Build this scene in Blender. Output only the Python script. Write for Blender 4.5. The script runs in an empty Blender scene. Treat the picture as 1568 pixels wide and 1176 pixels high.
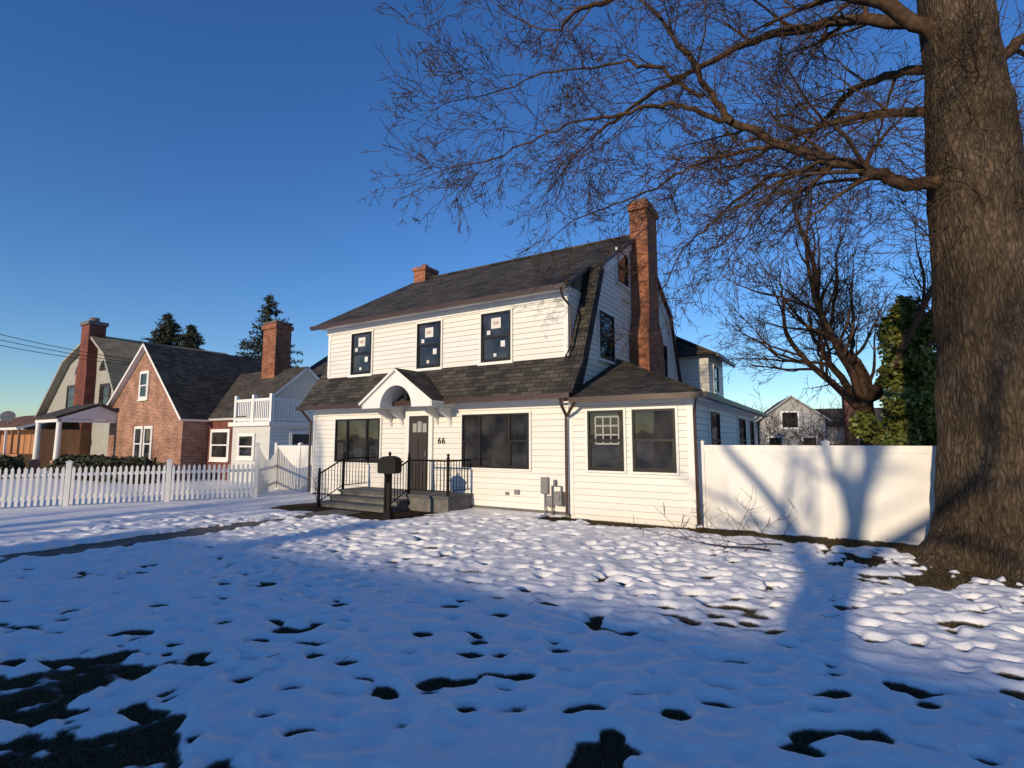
import bpy, math, random
import numpy as np
from mathutils import Vector, Matrix
random.seed(7); np.random.seed(7)
scene=bpy.context.scene
ANG=math.atan2(-.527,.85)
CA,SA=math.cos(ANG),math.sin(ANG)
P0=(1.47,12.98)
def uv2w(u,v): return (P0[0]+CA*u-SA*v, P0[1]+SA*u+CA*v)
# ------------------------------------------------------------ materials
def newmat(name):
    m=bpy.data.materials.new(name); m.use_nodes=True
    return m,m.node_tree.nodes,m.node_tree.links,m.node_tree.nodes['Principled BSDF']
def simple(name,c1,c2=None,scale=4,rough=.6,bump=0,bscale=40,metal=0,stretch=(1,1,1),coord='Object',detail=3,spec=.5):
    m,N,L,B=newmat(name)
    B.inputs['Roughness'].default_value=rough; B.inputs['Metallic'].default_value=metal
    B.inputs['Specular IOR Level'].default_value=spec
    tc=N.new('ShaderNodeTexCoord'); mp=N.new('ShaderNodeMapping'); mp.inputs['Scale'].default_value=stretch
    L.new(tc.outputs[coord],mp.inputs[0])
    if c2 is None: c2=tuple(x*.85 for x in c1)
    n=N.new('ShaderNodeTexNoise'); n.inputs['Scale'].default_value=scale; n.inputs['Detail'].default_value=detail
    L.new(mp.outputs[0],n.inputs['Vector'])
    r=N.new('ShaderNodeValToRGB'); r.color_ramp.elements[0].position=.3; r.color_ramp.elements[1].position=.7
    r.color_ramp.elements[0].color=(*c1,1); r.color_ramp.elements[1].color=(*c2,1)
    L.new(n.outputs['Fac'],r.inputs[0]); L.new(r.outputs[0],B.inputs['Base Color'])
    if bump:
        n2=N.new('ShaderNodeTexNoise'); n2.inputs['Scale'].default_value=bscale; n2.inputs['Detail'].default_value=3
        L.new(mp.outputs[0],n2.inputs['Vector'])
        b=N.new('ShaderNodeBump'); b.inputs['Strength'].default_value=bump; b.inputs['Distance'].default_value=.02
        L.new(n2.outputs['Fac'],b.inputs['Height']); L.new(b.outputs[0],B.inputs['Normal'])
    return m
def bricky(name,c1,c2,cm,bw,bh,mort,rough=.85,bump=.6,offset=.5,big=None):
    m,N,L,B=newmat(name); B.inputs['Roughness'].default_value=rough
    B.inputs['Specular IOR Level'].default_value=.25
    tc=N.new('ShaderNodeTexCoord')
    br=N.new('ShaderNodeTexBrick'); br.inputs['Scale'].default_value=1
    br.inputs['Brick Width'].default_value=bw; br.inputs['Row Height'].default_value=bh
    br.inputs['Mortar Size'].default_value=mort; br.inputs['Mortar Smooth'].default_value=.2
    br.inputs['Color1'].default_value=(*c1,1); br.inputs['Color2'].default_value=(*c2,1); br.inputs['Mortar'].default_value=(*cm,1)
    br.offset=offset
    L.new(tc.outputs['UV'],br.inputs['Vector'])
    n=N.new('ShaderNodeTexNoise'); n.inputs['Scale'].default_value=1.3; n.inputs['Detail'].default_value=6
    L.new(tc.outputs['Object'],n.inputs['Vector'])
    mr=N.new('ShaderNodeMapRange'); mr.inputs[1].default_value=.3; mr.inputs[2].default_value=.7; mr.inputs[3].default_value=.65; mr.inputs[4].default_value=1.3
    L.new(n.outputs['Fac'],mr.inputs[0])
    mx=N.new('ShaderNodeVectorMath'); mx.operation='SCALE'
    L.new(br.outputs['Color'],mx.inputs[0]); L.new(mr.outputs[0],mx.inputs['Scale'])
    L.new(mx.outputs[0],B.inputs['Base Color'])
    n3=N.new('ShaderNodeTexNoise'); n3.inputs['Scale'].default_value=60; L.new(tc.outputs['Object'],n3.inputs['Vector'])
    ad=N.new('ShaderNodeMath'); ad.operation='MULTIPLY_ADD'; ad.inputs[1].default_value=.4
    inv=N.new('ShaderNodeMath'); inv.operation='SUBTRACT'; inv.inputs[0].default_value=1; L.new(br.outputs['Fac'],inv.inputs[1])
    L.new(n3.outputs['Fac'],ad.inputs[0]); L.new(inv.outputs[0],ad.inputs[2])
    b=N.new('ShaderNodeBump'); b.inputs['Strength'].default_value=bump; b.inputs['Distance'].default_value=.012
    L.new(ad.outputs[0],b.inputs['Height']); L.new(b.outputs[0],B.inputs['Normal'])
    return m
M={}
M['siding']=simple('white_clapboard',(.77,.745,.69),(.69,.665,.61),scale=1.2,rough=.5,stretch=(.3,.3,3),detail=5)
M['gap_shade']=simple('board_joint_shade',(.27,.26,.24),(.2,.19,.18),rough=.8)  # shade under each board's lower lip, put into the colour
M['white']=simple('white_trim',(.80,.785,.75),(.74,.725,.69),rough=.4)
M['vinyl']=simple('vinyl_fence',(.76,.745,.71),(.68,.67,.64),scale=1.5,rough=.4)
M['shingle']=bricky('asphalt_shingle',(.030,.028,.026),(.085,.075,.063),(.012,.011,.010),.30,.14,.009,bump=.9)
M['shingle2']=bricky('old_shingle',(.05,.045,.038),(.10,.085,.07),(.02,.02,.018),.30,.14,.009,bump=.9)
M['tanroof']=bricky('tan_shingle',(.30,.21,.12),(.40,.29,.17),(.12,.09,.06),.30,.16,.009)
M['brownroof']=bricky('brown_shingle',(.17,.085,.05),(.25,.13,.08),(.06,.04,.03),.30,.16,.009)
M['brick']=bricky('red_brick',(.36,.125,.06),(.18,.05,.03),(.24,.18,.13),.21,.072,.008)
M['brick2']=bricky('mixed_brick',(.40,.18,.10),(.20,.075,.045),(.40,.33,.27),.21,.072,.009)
M['brickdark']=bricky('dark_brick',(.20,.05,.035),(.13,.035,.025),(.16,.1,.08),.21,.072,.008)
M['brown']=simple('brown_metal',(.055,.025,.018),(.04,.02,.015),rough=.4)
M['black']=simple('black_frame',(.010,.009,.009),rough=.45,spec=.3)
M['iron']=simple('wrought_iron',(.006,.006,.007),rough=.6,spec=.2)
M['door']=simple('door_paint',(.04,.028,.022),(.03,.02,.016),rough=.4)
M['stone']=simple('concrete_steps',(.17,.16,.15),(.10,.095,.09),scale=6,rough=.9,bump=.4)
M['walk']=simple('walkway_concrete',(.17,.16,.14),(.08,.075,.065),scale=3,rough=.9,bump=.4)
M['bluestone']=simple('bluestone',(.10,.105,.115),(.07,.07,.075),scale=5,rough=.8,bump=.3)
M['grey']=simple('grey_metal',(.22,.22,.22),(.16,.16,.16),rough=.5,metal=.3)
M['stucco']=simple('stucco',(.36,.36,.31),(.28,.28,.25),scale=3,rough=.9,bump=.5)
M['stuccow']=simple('pale_siding',(.58,.58,.54),(.5,.5,.47),rough=.7)
M['farwall']=simple('grey_siding',(.36,.35,.33),(.30,.295,.28),rough=.8)
M['wood']=simple('orange_wood',(.42,.2,.08),(.3,.13,.05),scale=3,rough=.6,stretch=(1,1,.2))
M['paper']=simple('sticker_paper',(.7,.7,.68),rough=.7)
M['orange']=simple('sticker_print',(.45,.25,.17),(.5,.45,.4),scale=14,rough=.7)
M['curtain']=simple('curtain',(.35,.35,.33),(.25,.25,.25),scale=8,stretch=(4,4,.3),rough=.8)
def glass():
    m,N,L,B=newmat('window_glass')
    tc=N.new('ShaderNodeTexCoord')
    nn=N.new('ShaderNodeTexNoise'); nn.inputs['Scale'].default_value=1.7; L.new(tc.outputs['Object'],nn.inputs['Vector'])
    r=N.new('ShaderNodeValToRGB'); r.color_ramp.elements[0].position=.35; r.color_ramp.elements[1].position=.7
    r.color_ramp.elements[0].color=(.010,.010,.011,1); r.color_ramp.elements[1].color=(.05,.048,.045,1)
    L.new(nn.outputs['Fac'],r.inputs[0]); L.new(r.outputs[0],B.inputs['Base Color'])
    B.inputs['Roughness'].default_value=.02
    B.inputs['IOR'].default_value=1.6
    n=N.new('ShaderNodeTexNoise'); n.inputs['Scale'].default_value=.9
    L.new(tc.outputs['Object'],n.inputs['Vector'])
    b=N.new('ShaderNodeBump'); b.inputs['Strength'].default_value=.2; b.inputs['Distance'].default_value=.04
    L.new(n.outputs['Fac'],b.inputs['Height']); L.new(b.outputs[0],B.inputs['Normal'])
    return m
M['glass']=glass()
def bark(name,c1,c2,sc):
    m,N,L,B=newmat(name); B.inputs['Roughness'].default_value=.95; B.inputs['Specular IOR Level'].default_value=.1
    tc=N.new('ShaderNodeTexCoord'); mp=N.new('ShaderNodeMapping'); mp.inputs['Scale'].default_value=(1,1,.28)
    L.new(tc.outputs['Object'],mp.inputs[0])
    n=N.new('ShaderNodeTexNoise'); n.inputs['Scale'].default_value=sc; n.inputs['Detail'].default_value=8; n.inputs['Roughness'].default_value=.65; n.inputs['Distortion'].default_value=.8
    L.new(mp.outputs[0],n.inputs['Vector'])
    n0=N.new('ShaderNodeTexNoise'); n0.inputs['Scale'].default_value=7; n0.inputs['Detail'].default_value=5; L.new(mp.outputs[0],n0.inputs['Vector'])
    va=N.new('ShaderNodeVectorMath'); va.operation='MULTIPLY_ADD'; va.inputs[1].default_value=(.22,.22,.22)
    w=N.new('ShaderNodeTexVoronoi'); w.inputs['Scale'].default_value=sc*1.1; w.feature='DISTANCE_TO_EDGE'
    L.new(n0.outputs['Color'],va.inputs[0]); L.new(mp.outputs[0],va.inputs[2]); L.new(va.outputs[0],w.inputs['Vector'])
    mul=N.new('ShaderNodeMath'); mul.operation='MULTIPLY_ADD'; mul.inputs[1].default_value=1.1
    L.new(w.outputs['Distance'],mul.inputs[0]); L.new(n.outputs['Fac'],mul.inputs[2])
    r=N.new('ShaderNodeValToRGB'); r.color_ramp.elements[0].position=.4; r.color_ramp.elements[1].position=1.0
    r.color_ramp.elements[0].color=(*c1,1); r.color_ramp.elements[1].color=(*c2,1)
    L.new(mul.outputs[0],r.inputs[0])
    nb_=N.new('ShaderNodeTexNoise'); nb_.inputs['Scale'].default_value=1.1; nb_.inputs['Detail'].default_value=4; L.new(tc.outputs['Object'],nb_.inputs['Vector'])
    mr=N.new('ShaderNodeMapRange'); mr.inputs[1].default_value=.3; mr.inputs[2].default_value=.7; mr.inputs[3].default_value=.6; mr.inputs[4].default_value=1.25
    L.new(nb_.outputs['Fac'],mr.inputs[0])
    sc_=N.new('ShaderNodeVectorMath'); sc_.operation='SCALE'; L.new(r.outputs[0],sc_.inputs[0]); L.new(mr.outputs[0],sc_.inputs['Scale'])
    L.new(sc_.outputs[0],B.inputs['Base Color'])
    b=N.new('ShaderNodeBump'); b.inputs['Strength'].default_value=1; b.inputs['Distance'].default_value=.045
    L.new(mul.outputs[0],b.inputs['Height']); L.new(b.outputs[0],B.inputs['Normal'])
    return m
M['bark']=bark('tree_bark',(.034,.025,.017),(.15,.107,.07),15)
M['twig']=simple('twig_bark',(.042,.027,.018),(.095,.06,.038),scale=9,rough=.95,spec=.05,detail=1)
M['twig2']=simple('twig_bark_far',(.055,.035,.023),(.11,.066,.042),scale=6,rough=.95,spec=.05,detail=1)
M['ivy']=simple('ivy_leaf',(.07,.10,.014),(.16,.16,.025),scale=1.5,rough=.5)
M['hedge']=simple('hedge_leaf',(.02,.028,.012),(.05,.05,.02),scale=3,rough=.7)
M['needle']=simple('spruce_needle',(.014,.022,.014),(.035,.045,.022),scale=1,rough=.8)
M['grass']=simple('winter_grass',(.06,.05,.02),(.13,.09,.04),scale=6,rough=.9,detail=1)
M['ground']=simple('ground_turf',(.022,.016,.009),(.06,.042,.02),scale=7,rough=1,bump=1,bscale=30,spec=.1)
def snowmat():
    m,N,L,B=newmat('snow'); B.inputs['Roughness'].default_value=.55; B.inputs['Specular IOR Level'].default_value=.3
    tc=N.new('ShaderNodeTexCoord')
    at=N.new('ShaderNodeAttribute'); at.attribute_name='thick'
    n=N.new('ShaderNodeTexNoise'); n.inputs['Scale'].default_value=25; n.inputs['Detail'].default_value=4
    L.new(tc.outputs['Object'],n.inputs['Vector'])
    n1=N.new('ShaderNodeTexNoise'); n1.inputs['Scale'].default_value=7; n1.inputs['Detail'].default_value=4
    L.new(tc.outputs['Object'],n1.inputs['Vector'])
    mr=N.new('ShaderNodeMapRange'); mr.inputs[1].default_value=.0; mr.inputs[2].default_value=.016
    ad=N.new('ShaderNodeMath'); ad.operation='MULTIPLY_ADD'; ad.inputs[1].default_value=-.02
    L.new(n.outputs['Fac'],ad.inputs[0]); L.new(at.outputs['Fac'],ad.inputs[2]); L.new(ad.outputs[0],mr.inputs[0])
    mx=N.new('ShaderNodeMix'); mx.data_type='RGBA'
    mx.inputs[6].default_value=(.05,.042,.03,1); mx.inputs[7].default_value=(.81,.81,.82,1)
    L.new(mr.outputs[0],mx.inputs[0]); L.new(mx.outputs[2],B.inputs['Base Color'])
    m2=N.new('ShaderNodeMath'); m2.operation='MULTIPLY_ADD'; m2.inputs[1].default_value=2.5
    L.new(n1.outputs['Fac'],m2.inputs[0]); L.new(n.outputs['Fac'],m2.inputs[2])
    b=N.new('ShaderNodeBump'); b.inputs['Strength'].default_value=.4; b.inputs['Distance'].default_value=.016
    L.new(m2.outputs[0],b.inputs['Height']); L.new(b.outputs[0],B.inputs['Normal'])
    return m
M['snow']=snowmat()
# ------------------------------------------------------------ mesh builder
class MB:
    def __init__(s): s.v=[]; s.f=[]; s.m=[]; s.mats=[]
    def mi(s,m):
        if m not in s.mats: s.mats.append(m)
        return s.mats.index(m)
    def poly(s,pts,m):
        i=len(s.v); s.v+= [tuple(p) for p in pts]; s.f.append(tuple(range(i,i+len(pts)))); s.m.append(s.mi(m))
    def hexa(s,p,m):
        i=len(s.v); s.v+=[tuple(q) for q in p]; k=s.mi(m)
        for f in ((0,3,2,1),(4,5,6,7),(0,1,5,4),(1,2,6,5),(2,3,7,6),(3,0,4,7)):
            s.f.append(tuple(i+j for j in f)); s.m.append(k)
    def box(s,x0,x1,y0,y1,z0,z1,m):
        s.hexa([(x0,y0,z0),(x1,y0,z0),(x1,y1,z0),(x0,y1,z0),(x0,y0,z1),(x1,y0,z1),(x1,y1,z1),(x0,y1,z1)],m)
    def wbox(s,T,a0,a1,o0,o1,z0,z1,m):
        s.hexa([T(a0,o0,z0),T(a1,o0,z0),T(a1,o1,z0),T(a0,o1,z0),T(a0,o0,z1),T(a1,o0,z1),T(a1,o1,z1),T(a0,o1,z1)],m)
    def slab(s,pts,t,m,me=None):
        P=[Vector(p) for p in pts]; n=(P[1]-P[0]).cross(P[2]-P[0]).normalized()
        if n.z<0: n=-n
        Q=[p-n*t for p in P]; s.poly(P,m); s.poly(Q,me or m)
        for i in range(len(P)):
            j=(i+1)%len(P); s.poly([P[i],P[j],Q[j],Q[i]],me or m)
    def ext(s,pts,d,m):
        P=[Vector(p) for p in pts]; d=Vector(d); Q=[p+d for p in P]; s.poly(P,m); s.poly(Q,m)
        for i in range(len(P)):
            j=(i+1)%len(P); s.poly([P[i],P[j],Q[j],Q[i]],m)
    def tube(s,pts,r,m,n=8,cap=True):
        pts=[Vector(p) for p in pts]; rs=r if isinstance(r,(list,tuple)) else [r]*len(pts)
        rings=[]; k=s.mi(m)
        for i,p in enumerate(pts):
            a=pts[max(0,i-1)]; b=pts[min(len(pts)-1,i+1)]; d=(b-a).normalized()
            up=Vector((0,0,1)) if abs(d.z)<.9 else Vector((1,0,0))
            x=d.cross(up).normalized(); y=x.cross(d)
            st=len(s.v)
            for j in range(n):
                an=2*math.pi*j/n; s.v.append(tuple(p+(x*math.cos(an)+y*math.sin(an))*rs[i]))
            rings.append(st)
        for a,b in zip(rings[:-1],rings[1:]):
            for j in range(n):
                s.f.append((a+j,a+(j+1)%n,b+(j+1)%n,b+j)); s.m.append(k)
        if cap:
            s.f.append(tuple(rings[0]+j for j in range(n))); s.m.append(k)
            s.f.append(tuple(rings[-1]+j for j in range(n))); s.m.append(k)
    def build(s,name,parent=None,loc=None,smooth=False,matrix=None,bevel=0):
        me=bpy.data.meshes.new(name); me.from_pydata(s.v,[],s.f)
        for m in s.mats: me.materials.append(M[m])
        me.polygons.foreach_set('material_index',s.m)
        uvl=me.uv_layers.new(name='UVMap')
        for p in me.polygons:
            n=p.normal
            if abs(n.z)>.98: h=Vector((1,0,0)); w=Vector((0,1,0))
            else:
                h=Vector((0,0,1)).cross(n).normalized(); w=n.cross(h).normalized()
            if w.z<0: w=-w
            for li in p.loop_indices:
                co=me.vertices[me.loops[li].vertex_index].co
                uvl.data[li].uv=(co.dot(h),co.dot(w))
        if smooth: me.polygons.foreach_set('use_smooth',[True]*len(me.polygons))
        o=bpy.data.objects.new(name,me); scene.collection.objects.link(o)
        if parent is not None: o.parent=parent
        if matrix is not None: o.matrix_world=matrix
        if bevel:
            b=o.modifiers.new('bevel','BEVEL'); b.width=bevel; b.segments=2; b.limit_method='ANGLE'
        return o
FR=Matrix.Translation((P0[0],P0[1],0))@Matrix.Rotation(ANG,4,'Z')
def empty(name,matrix=FR):
    e=bpy.data.objects.new(name,None); scene.collection.objects.link(e); e.matrix_world=matrix; return e
def Tfront(v): return lambda a,o,z:(a,v-o,z)
def Tright(u): return lambda a,o,z:(u+o,a,z)
def siding(mb,T,lo,hi,z0,z1,bh=.15,m='siding',o=0.):
    z=z0
    while z<z1-.01:
        zt=min(z+bh,z1); zg=z+.009
        a0,a1,b0,b1=lo(z),hi(z),lo(zt),hi(zt)
        if a1-a0>.02:
            mb.poly([T(a0,o+.024,zg),T(a1,o+.024,zg),T(b1,o+.010,zt),T(b0,o+.010,zt)],m)
            mb.poly([T(a0,o+.004,zg),T(a1,o+.004,zg),T(a1,o+.024,zg),T(a0,o+.024,zg)],m)
            mb.poly([T(a0,o+.004,z),T(a1,o+.004,z),T(a1,o+.004,zg),T(a0,o+.004,zg)],'gap_shade')  # recessed strip coloured dark as the lip's shade line
        z=zt
def window(mb,T,a0,a1,z0,z1,o=.0,casing=.05,sill=True,kind='dh',frame='black',case='white',stick=False,grid=False,fw=.05):
    if casing:
        c=casing
        mb.wbox(T,a0-c,a0,o,o+.05,z0-c,z1+c,case); mb.wbox(T,a1,a1+c,o,o+.05,z0-c,z1+c,case)
        mb.wbox(T,a0,a1,o,o+.05,z1,z1+c,case); mb.wbox(T,a0,a1,o,o+.05,z0-c,z0,case)
    if sill: mb.wbox(T,a0-.09,a1+.09,o,o+.10,z0-casing-.04,z0-casing+.003,case)
    f=fw
    mb.wbox(T,a0,a0+f,o,o+.065,z0,z1,frame); mb.wbox(T,a1-f,a1,o,o+.065,z0,z1,frame)
    mb.wbox(T,a0+f,a1-f,o,o+.065,z0,z0+f,frame); mb.wbox(T,a0+f,a1-f,o,o+.065,z1-f,z1,frame)
    cols=[(a0+f,a1-f)]
    if kind=='triple':
        w=(a1-a0-2*f); x1=a0+f+w*.27; x2=a0+f+w*.73
        mb.wbox(T,x1-f*.7,x1+f*.7,o,o+.064,z0+f,z1-f,frame); mb.wbox(T,x2-f*.7,x2+f*.7,o,o+.064,z0+f,z1-f,frame)
        cols=[(a0+f,x1-f*.7),(x1+f*.7,x2-f*.7),(x2+f*.7,a1-f)]
    zm=(z0+z1)/2
    for i,(c0,c1) in enumerate(cols):
        mb.poly([T(c0,o+.02,z0+f),T(c1,o+.02,z0+f),T(c1,o+.03,z1-f),T(c0,o+.03,z1-f)],'glass')
        if kind=='dh' or (kind=='triple' and i!=1):
            mb.wbox(T,c0,c1,o+.025,o+.06,zm-.03,zm+.03,frame)
            for q in (c0,c1-.03): mb.wbox(T,q,q+.03,o+.025,o+.05,z0+f,zm-.03,frame)
            mb.wbox(T,c0+.03,c1-.03,o+.025,o+.05,z0+f,z0+f+.035,frame)
    if stick:
        c=(a0+a1)/2; w=.16
        mb.wbox(T,c-w,c+w,o+.032,o+.034,zm+.24,zm+.54,'paper')
        mb.wbox(T,c-w*.6,c+w*.6,o+.035,o+.036,zm+.34,zm+.44,'orange')
        mb.wbox(T,c-w*1.9,c-w*1.2,o+.032,o+.034,zm+.08,zm+.2,'paper')
        mb.wbox(T,c+w*1.0,c+w*1.9,o+.032,o+.034,zm-.30,zm-.13,'paper')
        mb.wbox(T,c-w*.5,c+w*.1,o+.032,o+.034,zm-.56,zm-.47,'paper')
    if grid:
        g0,g1=a0+.2,a1-.12; y0,y1=z0+.62,z1-.15
        for i in range(4):
            x=g0+(g1-g0)*i/3; mb.wbox(T,x-.018,x+.018,o+.032,o+.04,y0,y1,'curtain')
        for i in range(4):
            y=y0+(y1-y0)*i/3; mb.wbox(T,g0,g1,o+.031,o+.038,y-.02,y+.02,'curtain')
# ------------------------------------------------------------ MAIN HOUSE
house=empty('dutch_colonial_house')
UL=-9.7
w=MB()
F0=Tfront(0.); F1=Tfront(.35); G=Tright(0.); PF=Tfront(-.1); PS=Tright(2.9)
VR=5.3
prof=[(-.45,3.0),(.30,4.0),(1.6,6.77),(5.3,8.9),(9.0,6.77),(10.3,4.0),(11.05,3.0)]
w.box(UL+.01,-.01,.01,10.6,0,3.1,'siding')
w.box(UL+.2,-.25,.36,2.6,3.6,5.9,'siding')
w.box(UL+.2,-.25,8,10.24,3.6,5.9,'siding')
core=[(.02,3.0),(.34,3.9),(1.63,6.7),(5.3,8.8),(8.97,6.7),(10.26,3.9),(10.6,3.0)]
w.ext([(-.01,a,b) for a,b in core],(UL+.02,0,0),'siding')
def lo(z):
    if z<=3.1: return 0.
    if z<=4.0: return (z-3.0)/1.0*.33
    if z<=6.77: return .33+(z-4.)/2.77*1.3
    return 1.63+(z-6.77)/2.13*3.67
def hi(z): return 10.6-lo(z)
siding(w,F0,lambda z:UL,lambda z:-.0,.12,3.0)
siding(w,F1,lambda z:UL+.2,lambda z:-.25,4.0,5.7)
siding(w,G,lo,hi,.12,8.8)
siding(w,Tright(-.25),lambda z:.36,lambda z:.36+(z-4.)*.47,4.0,5.9)
w.box(UL,-.0,-.02,.01,0,.12,'stone')
w.box(-.09,.03,-.035,.08,.1,3.0,'white'); w.box(UL-.03,UL+.09,-.035,.08,.1,3.,'white')
w.box(-.34,-.22,.315,.43,4.0,5.75,'white'); w.box(UL+.17,UL+.29,.315,.43,4.0,5.75,'white')
w.box(UL+.1,-.2,.30,.36,5.55,5.78,'white')
w.box(UL,0,-.03,.02,2.78,2.98,'white')
w.build('walls',house)
r=MB()
for q in range(3):
    (a,b),(c,d)=prof[q],prof[q+1]
    for mir in (0,1):
        A,Cc=(a,c) if not mir else (10.6-a,10.6-c)
        if q==1:
            for x0,x1 in ((-.27,.2),(UL-.2,UL+.22)):
                r.slab([(x0,A,b),(x1,A,b),(x1,Cc,d),(x0,Cc,d)],.07,'shingle','brown')
        else:
            r.slab([(UL-.28,A,b),(.22,A,b),(.22,Cc,d),(UL-.28,Cc,d)],.08,'shingle','brown')
for mir in (0,1):
    f=(lambda y:y) if not mir else (lambda y:10.6-y)
    r.slab([(UL-.28,f(-.02),5.84),(-.08,f(-.02),5.84),(-.08,f(1.7),6.83),(UL-.28,f(1.7),6.83)],.075,'shingle','brown')
r.box(UL-.3,.24,VR-.12,VR+.12,8.86,8.925,'shingle')
r.build('roof',house)
t=MB()
t.box(UL-.28,-.06,-.14,-.02,5.70,5.82,'brown')
t.box(UL-.1,-.1,-.02,.34,5.74,5.765,'white')
t.box(UL-.28,.2,-.57,-.45,2.86,2.99,'brown')
t.box(UL-.25,.0,-.45,0,2.89,2.91,'white')
for q in range(3):
    for mir in (0,1):
        (a,b),(c,d)=prof[q],prof[q+1]
        if mir: a,c=10.6-a,10.6-c
        if q==0: continue
        dn=.10
        t.ext([(.03,a,b-dn),(.03,c,d-dn),(.03,c,d-dn-.26),(.03,a,b-dn-.34)],(.05,0,0),'white' )
t.ext([(.1,-.45,2.97),(.1,.30,3.97),(.1,1.6,6.74),(.1,1.85,6.66),(.1,.55,3.8),(.1,.1,2.97)],(.1,0,0),'shingle')
def dsp(pts,rr=.04): t.tube(pts,rr,'brown',8)
dsp([(-.05,-.52,2.9),(-.05,-.48,2.72),(-.06,-.22,2.5),(-.06,-.19,2.4),(-.06,-.19,.1)])
dsp([(.35,-.5,2.78),(.18,-.42,2.62),(.0,-.24,2.45)])
dsp([(-.22,-.1,5.75),(-.22,.02,5.5),(-.12,.24,5.3),(-.12,.25,4.3),(-.2,.1,3.95)],.032)
dsp([(UL-.1,-.5,2.9),(UL-.05,-.12,2.5),(UL-.05,-.1,.15)])
dsp([(3.1,-.5,2.8),(2.98,-.22,2.5),(2.98,-.18,.12)],.035)
dsp([(3.2,10.2,2.75),(3.0,10.,2.5),(2.98,9.95,.12)],.035)
t.build('gutters_and_trim',house)
g=MB()
window(g,F0,-3.32,-1.175,1.13,2.57,o=.02,kind='triple',casing=.05,sill=False)
window(g,F0,-8.54,-6.5,1.17,2.55,o=.02,kind='triple',casing=.05,sill=False)
for a,b in ((-8.3,-7.35),(-5.36,-4.42),(-2.94,-1.95)):
    window(g,F1,a,b,4.05,5.45,o=.02,stick=True,casing=.05)
window(g,G,3.3,4.2,6.75,7.75,o=.02); window(g,G,1.75,2.85,4.15,5.5,o=.02); window(g,G,7.4,8.5,4.15,5.5,o=.02)
window(g,PF,.49,1.38,1.16,2.56,o=.02,grid=True,sill=False); window(g,PF,1.585,2.56,1.16,2.56,o=.02,sill=False)
window(g,PS,1.5,2.6,1.16,2.56,o=.02); window(g,PS,5.7,7.0,1.16,2.56,o=.02); window(g,PS,8.,8.9,1.16,2.56,o=.02)
g.build('windows',house)
d=MB()
d.wbox(F0,-5.42,-5.28,.0,.09,.42,2.72,'white'); d.wbox(F0,-4.52,-4.38,.0,.09,.42,2.72,'white'); d.wbox(F0,-5.28,-4.52,.0,.09,2.58,2.72,'white')
d.wbox(F0,-5.28,-4.52,.0,.045,.44,2.58,'door')
for (a0,a1) in ((-5.2,-4.94),(-4.86,-4.6)):
    for z0,z1 in ((.6,1.15),(1.3,1.95)):
        d.wbox(F0,a0,a1,.045,.06,z0,z1,'door'); 
for i in range(3):
    a=-5.16+i*.19
    d.wbox(F0,a,a+.15,.045,.05,2.1,2.36+(.06 if i==1 else 0),'curtain')
d.wbox(F0,-4.63,-4.60,.05,.1,1.4,1.55,'grey')
d.build('front_door',house)
p=MB()
uc=-4.92; v0=-1.05; hw=1.3; R=.6
zb,ze,zp=2.78,2.95,3.83
N_=16
arch=[(uc+R*math.cos(math.pi*i/N_),zb+.62*math.sin(math.pi*i/N_)) for i in range(N_+1)]
outer=[]
for i in range(N_+1):
    tt=i/N_; sg=1 if tt<=.5 else -1; s=(tt if tt<=.5 else 1-tt)/.5
    if s<.12: pt=(uc+sg*hw,zb+(ze-zb)*s/.12)
    else:
        k=(s-.12)/.88; pt=(uc+sg*hw*(1-k),ze+(zp-ze)*k)
    outer.append(pt)
for i in range(N_):
    A,B_,C_,D_=arch[i],arch[i+1],outer[i+1],outer[i]
    p.hexa([(A[0],v0,A[1]),(B_[0],v0,B_[1]),(C_[0],v0,C_[1]),(D_[0],v0,D_[1]),(A[0],v0+.12,A[1]),(B_[0],v0+.12,B_[1]),(C_[0],v0+.12,C_[1]),(D_[0],v0+.12,D_[1])],'white')
    p.poly([(A[0],v0+.12,A[1]),(B_[0],v0+.12,B_[1]),(B_[0],0,B_[1]),(A[0],0,A[1])],'white')
for sgn in (-1,1):
    x1=uc+sgn*R; x2=uc+sgn*hw
    p.box(min(x1,x2),max(x1,x2),v0+.12,0,zb+.01,zb+.06,'white')
    p.box(x2-.03,x2+.03,v0,0,zb,ze,'white')
    p.slab([(uc,v0-.08,zp+.06),(uc+sgn*(hw+.1),v0-.08,ze-.03+.0),(uc+sgn*(hw+.1),.3,ze-.03),(uc,.8,zp+.06)],.06,'shingle','white')
    xb=uc+sgn*(hw-.15)
    p.ext([(xb-.05,-.02,zb),(xb-.05,-.6,zb),(xb-.05,-.5,zb-.12),(xb-.05,-.15,zb-.28),(xb-.05,-.02,zb-.55)],(.1,0,0),'white')
    xb=uc+sgn*(R+.08)
    p.ext([(xb-.04,-.02,zb),(xb-.04,-.6,zb),(xb-.04,-.5,zb-.12),(xb-.04,-.15,zb-.28),(xb-.04,-.02,zb-.5)],(.08,0,0),'white')
p.box(uc-.06,uc+.06,-.65,-.53,3.0,3.2,'black'); p.tube([(uc,-.59,3.2),(uc,-.59,3.35)],.01,'black')
p.build('entrance_hood',house)
s=MB()
s.box(0.0,2.89,-.09,9.9,0,2.8,'siding')
siding(s,PF,lambda z:.03,lambda z:2.9,.12,2.8); 
siding(s,PS,lambda z:-.1,lambda z:9.9,.12,2.8)
s.box(2.8,2.93,-.135,0.,.1,2.8,'white'); s.box(.0,.09,-.135,.0,.1,2.8,'white')
s.build('sunroom_walls',house)
s=MB()
AP=(0.02,3.2,4.25)
s.slab([(.0,-.50,2.86),(3.2,-.50,2.86),AP],.07,'shingle','brown')
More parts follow.
